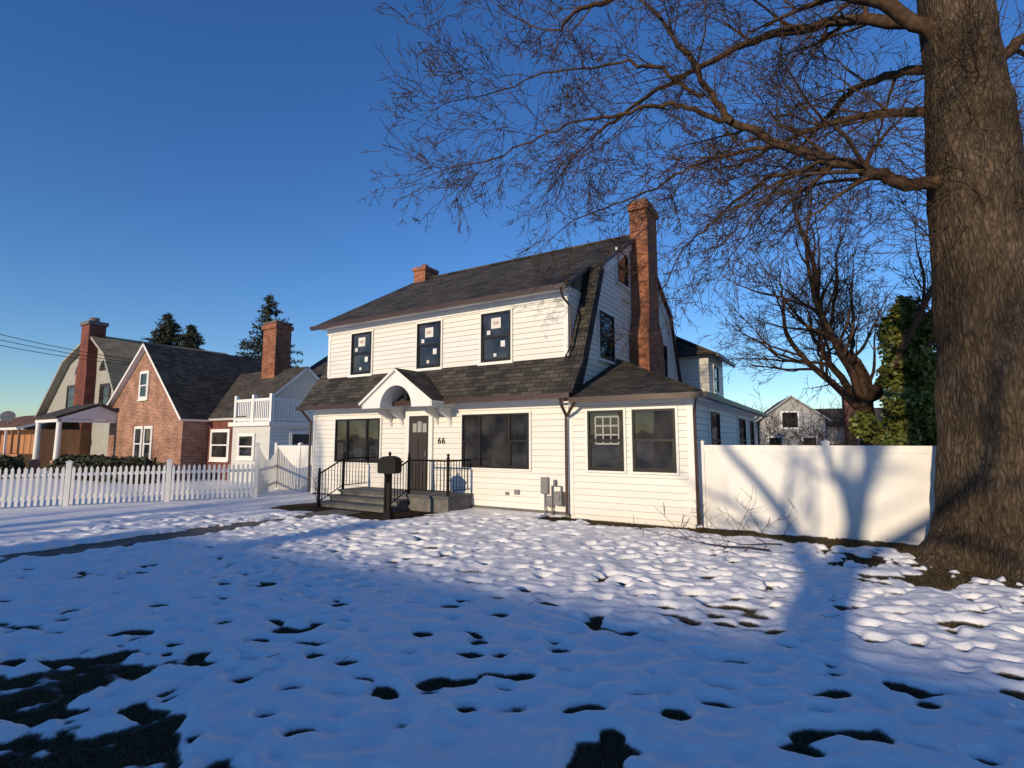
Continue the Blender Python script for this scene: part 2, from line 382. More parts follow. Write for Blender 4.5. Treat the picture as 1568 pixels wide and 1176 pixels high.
s.slab([(3.2,-.50,2.86),(3.2,10.3,2.86),(.02,8.,4.25),AP],.07,'shingle','brown')
s.slab([(3.2,10.3,2.86),(0,10.3,2.86),(.02,8,4.25)],.07,'shingle','brown')
s.box(.22,3.22,-.62,-.50,2.74,2.86,'brown'); s.box(3.2,3.32,-.62,10.3,2.74,2.86,'brown')
s.box(.03,3.2,-.50,-.1,2.76,2.785,'white'); s.box(2.9,3.2,-.1,10.2,2.76,2.785,'white')
s.tube([(3.2,-.52,2.87),(.02,3.2,4.27)],.04,'shingle',6)
s.build('sunroom_roof',house)
c=MB()
c.box(0.03,.62,4.6,5.65,0,9.55,'brick'); c.box(.0,.68,4.52,5.73,9.45,9.7,'brick'); c.box(.06,.6,4.62,5.6,9.7,9.85,'stone')
c.box(.04,.66,4.3,5.95,3.6,5.2,'brick')
c.hexa([(.04,4.3,5.2),(.66,4.3,5.2),(.66,5.95,5.2),(.04,5.95,5.2),(.04,4.6,5.9),(.61,4.6,5.9),(.61,5.65,5.9),(.04,5.65,5.9)],'brick')
c.box(UL-.15,UL+.5,4.95,5.75,8.4,9.35,'brick'); c.box(UL-.2,UL+.55,4.9,5.8,9.2,9.36,'brick')
c.tube([(UL+.17,5.3,9.3),(UL+.17,5.3,9.55)],.14,'brick',10)
c.build('chimneys',house)
e=MB()
e.box(-3,1.2,10.5,13.5,0,5.5,'siding'); siding(e,Tright(1.2),lambda z:10.5,lambda z:13.5,2.,5.4); siding(e,Tfront(10.5),lambda z:-.3,lambda z:1.2,3.,5.4)
e.slab([(1.6,10.1,5.35),(1.6,13.9,5.35),(-.5,12.8,6.5),(-.5,10.5,6.5)],.1,'shingle','brown')
e.slab([(-3,10.1,5.35),(1.6,10.1,5.35),(-.5,10.9,6.5),(-3,10.9,6.5)],.1,'shingle','brown')
e.box(1.6,1.7,10,13.9,5.2,5.33,'brown')
window(e,Tright(1.2),11.2,12.1,3.9,5.,o=.02)
e.build('rear_wing',house)
st=MB()
st.box(-7.05,-3.0,-1.05,-.03,0,.36,'stone'); st.box(-7.1,-2.95,-1.1,-.03,.36,.43,'bluestone')
for i,(z) in enumerate((.29,.15)):
    y1=-1.06-.36*i
    st.box(-7.05,-4.35,y1-.36,y1,0,z-.05,'stone'); st.box(-7.1,-4.3,y1-.4,y1-.0,z-.047,z,'bluestone')
st.build('front_steps',house,bevel=.01)
rl=MB()
def rail(a,b,za,zb_,n):
    rl.tube([(a[0],a[1],za+.9),(b[0],b[1],zb_+.9)],.024,'iron',8)
    rl.tube([(a[0],a[1],za+.12),(b[0],b[1],zb_+.12)],.015,'iron',6)
    for i in range(1,n):
        k=i/n; x=a[0]+(b[0]-a[0])*k; y=a[1]+(b[1]-a[1])*k; z=za+(zb_-za)*k
        rl.tube([(x,y,z+.12),(x,y,z+.9)],.011,'iron',5)
def newel(x,y,z,h=1.0):
    rl.box(x-.03,x+.03,y-.03,y+.03,z,z+h,'iron'); rl.tube([(x,y,z+h),(x,y,z+h+.03),(x,y,z+h+.06),(x,y,z+h+.09)],[.015,.04,.04,.008],'iron',8)
newel(-7,-1,.43); newel(-4.4,-1,.43); newel(-3.05,-1,.43); newel(-7,-1.85,0,1.0); newel(-4.4,-1.85,0,1.0)
rail((-7,-1.85),(-7,-1),0.02,.43,8); rail((-4.4,-1.85),(-4.4,-1),0.02,.43,8)
rail((-7,-1),(-7,-.05),.43,.43,8); rail((-4.4,-1),(-3.05,-1),.43,.43,11); rail((-3.05,-1),(-3.05,-.05),.43,.43,8)
rl.build('iron_railing',house)
me_=MB()
me_.box(-.80,-.60,-.16,-.03,.55,.95,'grey'); me_.tube([(-.5,-.12,.0),(-.5,-.12,.75),(-.25,-.12,.75),(-.25,-.12,.4)],.022,'grey')
me_.box(-.40,-.18,-.24,-.06,.3,.62,'grey'); me_.tube([(-.7,-.12,0),(-.7,-.12,.6)],.02,'grey')
me_.tube([(-.29,-.27,.5),(-.29,-.2,.5)],.07,'grey',14); me_.tube([(-.42,-.12,.75),(-.42,-.12,.9)],.04,'grey',10)
me_.box(-.62,-.45,-.2,-.06,.25,.5,'grey'); me_.box(-.85,-.14,-.05,-.028,.2,.98,'white')
me_.box(-1.62,-1.48,-.08,-.028,.48,.6,'grey'); me_.box(-1.9,-1.8,-.07,-.028,.45,.53,'grey')
me_.build('utility_meters',house,bevel=.008)
ct=bpy.data.curves.new('house_number','FONT'); ct.body='66'; ct.size=.25; ct.extrude=.008; ct.align_x='CENTER'; ct.offset=.002; ct.space_character=1.15
ct.materials.append(M['black'])
co=bpy.data.objects.new('house_number',ct); scene.collection.objects.link(co); co.parent=house
co.location=(-4.08,-.035,1.77); co.rotation_euler=(math.pi/2,0,0)
# ------------------------------------------------------------ mailbox
mb=MB()
mb.box(-.045,.045,-.045,.045,0,1.1,'iron'); mb.box(-.09,.09,-.09,.09,0,.14,'iron'); mb.box(-.07,.07,-.07,.07,.14,.2,'iron')
pr=[(-.24,1.12),(-.2,1.08),(.2,1.08),(.24,1.12),(.24,1.36)]+[(.24*math.cos(a),1.36+.13*math.sin(a)) for a in [math.pi*i/8 for i in range(1,8)]]+[(-.24,1.36)]
mb.ext([(a,-.15,b) for a,b in pr],(0,.3,0),'iron')
mb.box(-.28,.28,-.17,.17,1.34,1.37,'iron'); mb.tube([(0,0,1.48),(0,0,1.53),(0,0,1.57),(0,0,1.6)],[.02,.04,.03,.005],'iron',8)
mb.ext([(-.03,-.045,.85),(-.03,-.045,1.08),(-.03,-.2,1.08)],(.06,0,0),'iron')
mb.build('mailbox',None,matrix=Matrix.Translation((-2.92,12.7,0))@Matrix.Rotation(ANG*.6,4,'Z'),bevel=.006)
# ------------------------------------------------------------ vinyl fence right
vf=MB()
def vpanel(mb,T,a0,a1,h,post=True):
    mb.wbox(T,a0,a1,-.02,.02,.06,h-.06,'vinyl')
    n=int((a1-a0)/.17)
    for i in range(1,n):
        a=a0+(a1-a0)*i/n; mb.wbox(T,a-.075,a+.075,.02,.026,.16,h-.16,'vinyl')
    mb.wbox(T,a0,a1,-.035,.035,h-.14,h,'vinyl'); mb.wbox(T,a0,a1,-.035,.035,.03,.16,'vinyl')
def vpost(mb,T,a,h):
    mb.wbox(T,a-.06,a+.06,-.06,.06,0,h+.05,'vinyl'); mb.wbox(T,a-.075,a+.075,-.075,.075,h+.05,h+.08,'vinyl')
    c_=T(a,0,h+.12); pts=[T(a-.06,-.06,h+.08),T(a+.06,-.06,h+.08),T(a+.06,.06,h+.08),T(a-.06,.06,h+.08)]
    for i in range(4): mb.poly([pts[i],pts[(i+1)%4],c_],'vinyl')
TF=Tfront(.15)
xs=[3.02,5.35,7.7,10.1,12.5]
for a,b in zip(xs[:-1],xs[1:]): vpanel(vf,TF,a+.06,b-.06,1.76)
for a in xs: vpost(vf,TF,a,1.76)
vf.build('vinyl_privacy_fence',None,matrix=FR)
vf=MB(); TL=Tfront(.6)
for a,b in ((-12.6,-11.2),(-11.2,-9.75)): vpanel(vf,TL,a+.06,b-.06,1.68)
for a in (-12.6,-11.2,-9.85): vpost(vf,TL,a,1.68)
vf.build('vinyl_privacy_fence',None,matrix=FR)
pf=MB()
A=Vector((-8.14,16.96)); dr=Vector((-.888,-.46)); 
TP=lambda a,o,z:(A.x+dr.x*a+dr.y*o*-1, A.y+dr.y*a+dr.x*o, z)
nsec=5; L_=2.35
for i in range(nsec):
    a0=i*L_
    pf.wbox(TP,a0+.05,a0+L_-.05,-.03,.03,.28,.36,'vinyl'); pf.wbox(TP,a0+.05,a0+L_-.05,-.03,.03,.88,.96,'vinyl')
    n=17
    for k in range(n):
        a=a0+.05+(k+.5)*(L_-.1)/n
        pf.wbox(TP,a-.035,a+.035,.03,.05,.1,1.08,'vinyl')
        pf.hexa([TP(a-.035,.03,1.08),TP(a+.035,.03,1.08),TP(a+.035,.05,1.08),TP(a-.035,.05,1.08),TP(a-.006,.03,1.14),TP(a+.006,.03,1.14),TP(a+.006,.05,1.14),TP(a-.006,.05,1.14)],'vinyl')
for i in range(nsec+1):
    vpost(pf,TP,i*L_,1.2 if i else 1.68)
B2=Vector(uv2w(-12.6,.6)); dg=(B2-A); lg=dg.length; dg.normalize()
TG=lambda a,o,z:(A.x+dg.x*a+dg.y*o, A.y+dg.y*a-dg.x*o, z)
pf.wbox(TG,.06,lg-.06,-.03,.03,.28,.36,'vinyl'); pf.wbox(TG,.06,lg-.06,-.03,.03,.88,.96,'vinyl')
n=max(6,int(lg/.14))
for k in range(n):
    a=.06+(k+.5)*(lg-.12)/n; zt=1.15+.5*abs(2*(k+.5)/n-1)**1.5
    pf.wbox(TG,a-.035,a+.035,.03,.05,.1,zt,'vinyl')
pf.build('picket_fence')
# ------------------------------------------------------------ brick neighbour
nb=empty('brick_house')
b=MB()
v=1.0; uL,uR,uA=-28.0,-20.4,-24.3; zl,zr,za=3.6,3.0,6.7
b.ext([(uL,v,0),(uR,v,0),(uR,v,zr),(uA,v,za),(uL,v,zl)],(0,8,0),'brick2')
b.box(-20.4,-17.4,2.2,9,0,3.0,'brickdark')
b.build('brick_walls',nb)
b=MB()
b.slab([(uA,v-.25,za+.12),(uR+.3,v-.25,zr-.15),(uR+.3,9.2,zr-.15),(uA,9.2,za+.12)],.12,'shingle','white')
b.slab([(uA,v-.25,za+.12),(uL-.3,v-.25,zl-.12),(uL-.3,9.2,zl-.12),(uA,9.2,za+.12)],.12,'shingle2','white')
b.slab([(-22.8,2.0,2.9),(-17.1,2.0,2.9),(-17.1,5.2,5.6),(-23.4,5.2,5.6)],.12,'shingle2','white')
b.slab([(-22.8,8.6,2.9),(-17.1,8.6,2.9),(-17.1,5.2,5.6),(-23.4,5.2,5.6)],.12,'shingle2','white')
b.ext([(-17.2,2.3,2.8),(-17.2,8.4,2.8),(-17.2,5.2,5.45)],(-.1,0,0),'stuccow')
b.ext([(-19.5,6.5,0),(-19.5,12,0),(-19.5,12,5.4),(-19.5,9.2,7.2),(-19.5,6.5,5.4)],(5.5,0,0),'stuccow')
b.slab([(-19.7,6.1,5.2),(-13.7,6.1,5.2),(-13.7,9.2,7.35),(-19.7,9.2,7.35)],.12,'shingle','white')
b.slab([(-19.7,12.3,5.2),(-13.7,12.3,5.2),(-13.7,9.2,7.35),(-19.7,9.2,7.35)],.12,'shingle','white')
window(b,Tfront(6.5),-16.6,-15.6,3.6,5.0,frame='white',o=.01,casing=.1); 
b.build('roofs',nb)
b=MB()
b.box(-20.1,-19.0,4.6,5.5,2,8.0,'brick'); b.box(-20.18,-18.92,4.52,5.58,7.7,7.9,'brick'); b.tube([(-19.8,5.05,7.9),(-19.8,5.05,8.3)],.14,'stone',10)
b.tube([(-19.3,5.05,7.9),(-19.3,5.05,8.2)],.14,'stone',10); b.box(-20.15,-18.95,4.55,5.55,8.0,8.08,'stone')
b.build('chimney',nb)
b=MB()
T1=Tfront(1.0)
window(b,T1,-24.75,-24.0,4.0,5.3,frame='white',o=.01,casing=.1)
window(b,T1,-24.9,-24.2,.9,2.5,frame='white',o=.01,casing=.08); window(b,T1,-23.9,-23.2,.9,2.5,frame='white',o=.01,casing=.08)
window(b,Tfront(2.2),-20.0,-18.6,1.0,2.3,frame='white',o=.01,casing=.1)
b.build('windows',nb)
b=MB()
b.box(-18.0,-15.2,2,6.5,0,2.6,'stuccow'); siding(b,Tright(-15.2),lambda z:2.,lambda z:6.5,.1,2.5); b.box(-18.15,-15.05,1.85,6.6,2.5,2.68,'white')
b.box(-17.95,-15.25,2.05,2.15,3.6,3.72,'white'); b.box(-15.35,-15.25,2.05,6.4,3.6,3.72,'white')
b.box(-17.95,-15.25,2.05,2.15,2.75,2.83,'white'); b.box(-15.35,-15.25,2.05,6.4,2.75,2.83,'white')
for i in range(20): 
    x=-17.9+i*2.6/19; b.box(x-.035,x+.035,2.08,2.12,2.68,3.6,'white')
for i in range(30):
    y=2.2+i*4.1/29; b.box(-15.32,-15.28,y-.035,y+.035,2.68,3.6,'white')
for x,y in ((-17.95,2.1),(-15.3,2.1),(-15.3,4.2),(-15.3,6.4),(-16.6,2.1)): b.box(x-.08,x+.08,y-.08,y+.08,2.68,3.9,'white')
window(b,Tfront(2.),-17.4,-16.3,1.1,2.1,frame='white',o=.01,casing=.08); window(b,Tright(-15.2),3.,4.,1.1,2.2,frame='white',o=.02,casing=.08)
b.build('balcony_addition',nb)
b=MB(); U0=1.0
b.slab([(-31.3+U0,-1.6,3.05),(-28.2+U0,-1.6,3.05),(-28.2+U0,.2,3.8),(-31.3+U0,.2,3.8)],.12,'shingle2','shingle2')
b.slab([(-31.3+U0,2.,3.05),(-28.+U0,2.,3.05),(-28.+U0,.2,3.8),(-31.3+U0,.2,3.8)],.12,'shingle2','shingle2')
b.ext([(-28.2+U0,-1.5,2.95),(-28.2+U0,1.9,2.95),(-28.2+U0,.2,3.65)],(-.08,0,0),'white'); b.box(-31.2+U0,-28.2+U0,-1.5,-1.35,2.78,2.93,'white'); b.box(-28.35+U0,-28.2+U0,-1.5,1.9,2.78,2.93,'white')
for x,y in ((-31.+U0,-1.4),(-28.3+U0,-1.4),(-28.3+U0,1.6)): b.tube([(x,y,0),(x,y,2.8)],[.14,.11],'white',12); b.box(x-.18,x+.18,y-.18,y+.18,0,.9,'brick2')
b.build('entry_portico',nb)
# ------------------------------------------------------------ stucco tudor house
nt=empty('stucco_house')
b=MB(); v=4.
b.ext([(-47,v,0),(-34.7,v,0),(-34.7,v,5.2),(-36.6,v,7.6),(-39,v,9.2),(-43.2,v,7.6),(-47,v,4.)],(0,9,0),'stucco')
b.build('stucco_walls',nt)
b=MB()
pts=[(-34.3,4.9),(-36.4,7.75),(-39,9.35),(-43.3,7.8),(-47.6,3.9),(-50,2.9)]
for i,(p_,q_) in enumerate(zip(pts[:-1],pts[1:])):
    b.slab([(p_[0],v-.5,p_[1]),(q_[0],v-.5,q_[1]),(q_[0],v+9.4,q_[1]),(p_[0],v+9.4,p_[1])],.16,'tanroof','stucco')
b.slab([(-52,0,2.7),(-38.5,0,2.7),(-39.5,4,3.9),(-52,4,3.9)],.15,'brownroof','white')
b.box(-52,-38.6,.2,4,0,1.0,'wood')
for i in range(12): b.box(-52+i*1.2-.06,-52+i*1.2+.06,.2,.32,1,2.6,'wood' if i%3 else 'white')
b.box(-52,-38.6,1.2,4,1.,2.6,'wood')
b.build('roofs',nt)
b=MB()
b.box(-40.3,-38.6,3.4,4.0,0,6.6,'brickdark')
b.hexa([(-40.3,3.4,6.6),(-38.6,3.4,6.6),(-38.6,4,6.6),(-40.3,4,6.6),(-40.,3.4,7.6),(-38.7,3.4,7.6),(-38.7,4.4,7.6),(-40.,4.4,7.6)],'brickdark')
b.box(-40.,-38.7,3.4,4.4,7.6,10.2,'brickdark'); b.box(-40.1,-38.6,3.3,4.5,10.0,10.25,'stone'); b.tube([(-39.4,3.9,10.2),(-39.4,3.9,10.6)],.3,'stone',12)
window(b,Tfront(4.),-43.2,-41.6,4.2,5.8,frame='brown',case='brown',o=.01,casing=.15); window(b,Tfront(4.),-37.6,-36.2,4.2,5.6,frame='brown',case='brown',o=.01,casing=.15)
for xc in (-41.4,-37.3):
    ap=[(xc+.75*math.cos(math.pi*i/10),v-.03,6.7+.75*math.sin(math.pi*i/10)) for i in range(11)]
    b.ext(ap,(0,-.03,0),'brown'); ap=[(xc+.6*math.cos(math.pi*i/10),v-.07,6.78+.58*math.sin(math.pi*i/10)) for i in range(11)]; b.ext(ap,(0,-.01,0),'glass')
b.build('chimney_and_windows',nt)
b=MB(); b.tube([(0,0,0),(0,0,.5)],.03,'grey')
b.tube([(0,0,.5),(.03,-.05,.52),(.08,-.13,.56)],[.03,.3,.42],'grey',16)
b.tube([(0,0,.5),(.25,-.4,.5)],.012,'grey',5)
xw,yw=uv2w(-44.,1.); b.build('satellite_dish',None,matrix=Matrix.Translation((xw,yw,3.0)))
fh=empty('grey_house',Matrix.Translation((22.2,42,0))@Matrix.Rotation(math.radians(-20),4,'Z'))
b=MB(); b.ext([(-2.2,0,0),(2.4,0,0),(2.4,0,3.6),(.1,0,5.3),(-2.2,0,3.6)],(0,8,0),'farwall')
b.slab([(.1,-.3,5.45),(2.8,-.3,3.45),(2.8,8.3,3.45),(.1,8.3,5.45)],.12,'shingle2','farwall'); b.slab([(.1,-.3,5.45),(-2.6,-.3,3.45),(-2.6,8.3,3.45),(.1,8.3,5.45)],.12,'shingle2','farwall')
b.box(4,4.8,1,1.8,0,5.6,'brick'); b.box(2.4,9,1.5,8,0,3.,'farwall'); b.slab([(2.4,1.2,2.9),(9.2,1.2,2.9),(9.2,4.6,4.6),(2.4,4.6,4.6)],.1,'shingle2','farwall')
window(b,Tfront(0),-.6,.5,2.9,4.1,o=.01,casing=.1); window(b,Tfront(0),-1.6,-.7,.9,2.1,o=.01,casing=.1); window(b,Tfront(0),.8,1.7,.9,2.1,o=.01,casing=.1)
b.build('walls_and_roof',fh)
def cross_house(name,x,y,rot,wd,dp,he,hr):
    e_=empty(name,Matrix.Translation((x,y,0))@Matrix.Rotation(rot,4,'Z'))
    b=MB(); h=wd/2
    b.ext([(-h,0,0),(-h,dp,0),(-h,dp,he),(-h,dp/2,hr),(-h,0,he)],(wd,0,0),'stuccow')
    b.slab([(-h-.3,-.4,he-.2),(h+.3,-.4,he-.2),(h+.3,dp/2,hr+.1),(-h-.3,dp/2,hr+.1)],.12,'shingle2','white')
    b.slab([(-h-.3,dp+.4,he-.2),(h+.3,dp+.4,he-.2),(h+.3,dp/2,hr+.1),(-h-.3,dp/2,hr+.1)],.12,'shingle2','white')
    for q in (-.6,-.2,.2,.6):
        window(b,lambda a,o,z:(a,dp+o,z),q*h-.5,q*h+.5,1,2.4,o=.01); window(b,lambda a,o,z:(a,dp+o,z),q*h-.5,q*h+.5,he-1.6,he-.5,o=.01)
    b.box(-h*.6,-h*.6+.8,dp/2-.4,dp/2+.4,he,hr+.8,'brick')
    b.build('walls_and_roof',e_)
cross_house('street_house',-19.0,-18.3,ANG,12.5,7,4.9,6.9)
cross_house('street_house',2,-36,ANG,10,8,4.8,7.4)
cross_house('street_house',-46,-10,ANG,12,8,4.8,6.6)
# ------------------------------------------------------------ noise helpers
def vnoise(x,y,seed=0):
    xi=np.floor(x); yi=np.floor(y); fx=x-xi; fy=y-yi
    fx=fx*fx*(3-2*fx); fy=fy*fy*(3-2*fy)
    def h(a,b_):
        q=np.sin(a*127.1+b_*311.7+seed*74.7)*43758.5453; return q-np.floor(q)
    return (h(xi,yi)*(1-fx)+h(xi+1,yi)*fx)*(1-fy)+(h(xi,yi+1)*(1-fx)+h(xi+1,yi+1)*fx)*fy
def fbm(x,y,o=4,seed=0):
    t_=0;a=.5
    for i in range(o): t_=t_+a*(vnoise(x*2**i,y*2**i,seed+i)-.5); a*=.5
    return t_*2
# ------------------------------------------------------------ ground + snow
gm=MB(); gm.poly([(-400,-400,0),(400,-400,0),(400,400,0),(-400,400,0)],'ground'); gm.build('ground')
def seg(a,b_,st): return np.arange(a,b_,st)
ax=np.concatenate([-np.geomspace(70,9,34),seg(-8.9,9,.026),np.geomspace(9,60,34)])
ay=np.concatenate([-np.geomspace(60,.5,26),seg(-.3,2.6,.25),seg(2.6,7,.021),seg(7,13.5,.033),seg(13.5,20,.12),np.geomspace(20,90,30)])
XX,YY=np.meshgrid(ax,ay)
H=.064+.014*fbm(XX*.55,YY*.55,3,3)+.022*fbm(XX*2.4,YY*2.4,3,9)+.010*fbm(XX*10,YY*10,3,5)
rng=np.random.RandomState(5)
cs=.25
for i in range(int(19/cs)):
    for j in range(int(11/cs)):
        px=-9.5+(i+.15+.7*rng.rand())*cs; py=2.4+(j+.15+.7*rng.rand())*cs
        dens=.62+.9*fbm(np.array(px*.35),np.array(py*.35),2,21)
        dens+= .30*math.exp(-((px-1.5)**2/12+(py-6.5)**2/14)) - (.2 if px>4.5 and py<6.5 else 0) -(.15 if px<-4.5 and py>6 else 0)
        dens=max(.25,min(1,dens))
        if rng.rand()>.35+.6*dens: continue
        deep=rng.rand()<dens*.58
        dep=rng.uniform(.11,.17) if deep else rng.uniform(.012,.035)
        ra=rng.uniform(.038,.08) if deep else rng.uniform(.05,.11)
        if deep and rng.rand()<.14: ra*=1.4
        asp=rng.uniform(1.,1.9); an=rng.uniform(-.7,.7)-.1; 
        i0,i1=np.searchsorted(ax,[px-.6,px+.6]); j0,j1=np.searchsorted(ay,[py-.6,py+.6])
        dx=XX[j0:j1,i0:i1]-px; dy=YY[j0:j1,i0:i1]-py
        a_=(dx*math.cos(an)+dy*math.sin(an))/asp; b_=-dx*math.sin(an)+dy*math.cos(an)
        q=(a_*a_+b_*b_)/(ra*ra)*(1+.6*fbm(dx*9+px*7,dy*9+py*7,2,2))
        H[j0:j1,i0:i1]-=dep*np.exp(-np.abs(q)**1.2)
        H[j0:j1,i0:i1]+=.007*np.exp(-((np.sqrt(np.abs(q))-1.9)**2)*2.5)
UU=(XX-P0[0])*CA+(YY-P0[1])*SA; VV=-(XX-P0[0])*SA+(YY-P0[1])*CA
def sm(e0,e1,x): 
    k=np.clip((x-e0)/(e1-e0),0,1); return k*k*(3-2*k)
nz=fbm(XX*1.3,YY*1.3,4,33); nz2=fbm(XX*5,YY*5,3,44)
walk=(1-sm(.22,.6,np.abs(UU-(-5.6+.3*nz))+.3*nz2))*sm(-14,-12,VV)*(1-sm(-1.5,-1.2,VV))
H-=walk*(.10+.17*nz+.06*nz2)
near=(1-sm(.0,.9,np.hypot(np.clip(UU+7.4,None,0)+np.clip(UU+3.6,0,None),np.clip(VV+2.2,None,0))+.5*nz))
H-=near*.13*(VV<0)
H-=.14*(1-sm(.25,.8,np.abs(VV+.35)+.5*nz+.15))*(UU>-.6)*(UU<12)
for (bx_,by_,rx,ry,dd) in ((-3.7,4.4,.9,.6,.058),(-2.3,3.3,.75,.35,.07),(-5.1,5.5,.7,.6,.058),(7.3,7.6,2.1,1.1,.13),(5.6,7.1,1.1,.45,.08),(2.4,5.9,.9,.5,.04),(-1.,2.9,.3,.2,.05),(-8,7.5,2,.5,.05),(4.5,12,1.5,.5,.10)):
    q=np.hypot((XX-bx_)/rx,(YY-by_)/ry)+1.4*nz+1.2*nz2
    H-=dd*(1-sm(.3,1.3,q))
H=np.where(H<.02,H*1.6-.012,H)
H=np.clip(H,-.05,None)
far=np.hypot(XX,YY)>22
H=np.where(far,.05+.03*nz,H)
nyy,nxx=XX.shape
co_=np.stack([XX,YY,H],-1).reshape(-1,3)
idx=np.arange(nyy*nxx).reshape(nyy,nxx)
q=np.stack([idx[:-1,:-1],idx[:-1,1:],idx[1:,1:],idx[1:,:-1]],-1).reshape(-1,4)
zq=co_[:,2][q].max(1); q=q[zq>-.02]
def npmesh(name,co,faces,mats,k=4,smooth=True,parent=None):
    me=bpy.data.meshes.new(name); me.vertices.add(len(co)); me.vertices.foreach_set('co',co.astype(np.float32).ravel())
    n=len(faces); me.loops.add(n*k); me.loops.foreach_set('vertex_index',faces.astype(np.int32).ravel())
    me.polygons.add(n); me.polygons.foreach_set('loop_start',np.arange(n,dtype=np.int32)*k); 
    try: me.polygons.foreach_set('loop_total',np.full(n,k,dtype=np.int32))
    except Exception: pass
    me.polygons.foreach_set('use_smooth',np.full(n,smooth))
    for m in mats: me.materials.append(M[m])
    me.update(calc_edges=True); me.validate()
    o=bpy.data.objects.new(name,me); scene.collection.objects.link(o)
    if parent: o.parent=parent
    return o
so=npmesh('snow',co_,q,['snow'])
if len(so.data.vertices)==len(co_):
    at=so.data.attributes.new('thick','FLOAT','POINT'); at.data.foreach_set('value',co_[:,2].astype(np.float32))
msk=(H<.012)&(YY>2.5)&(YY<12.5)&(np.abs(XX)<10)&(walk<.3)
NG=110000
pj,pi=np.where(msk); sel=rng.randint(0,len(pj),NG)
gx=XX[pj[sel],pi[sel]]+rng.uniform(-.02,.02,NG); gy=YY[pj[sel],pi[sel]]+rng.uniform(-.02,.02,NG)
an=rng.uniform(0,6.28,NG); ln=rng.uniform(.01,.04,NG); wd=.0022
dx,dy=np.cos(an)*wd,np.sin(an)*wd; lx=rng.normal(0,.025,NG); ly=rng.normal(0,.025,NG)
V_=np.stack([np.stack([gx-dx,gy-dy,gx*0],-1),np.stack([gx+dx,gy+dy,gx*0],-1),np.stack([gx+lx,gy+ly,ln],-1)],1).reshape(-1,3)
npmesh('grass',V_,np.arange(NG*3).reshape(-1,3),['grass'],3,False)
wk=MB(); 
for i in range(9): wk.box(-6.15,-5.05,-2.0-1.25*(i+1)+.012,-2.0-1.25*i,-.02,.006,'walk')
wk.build('walkway',None,matrix=FR)
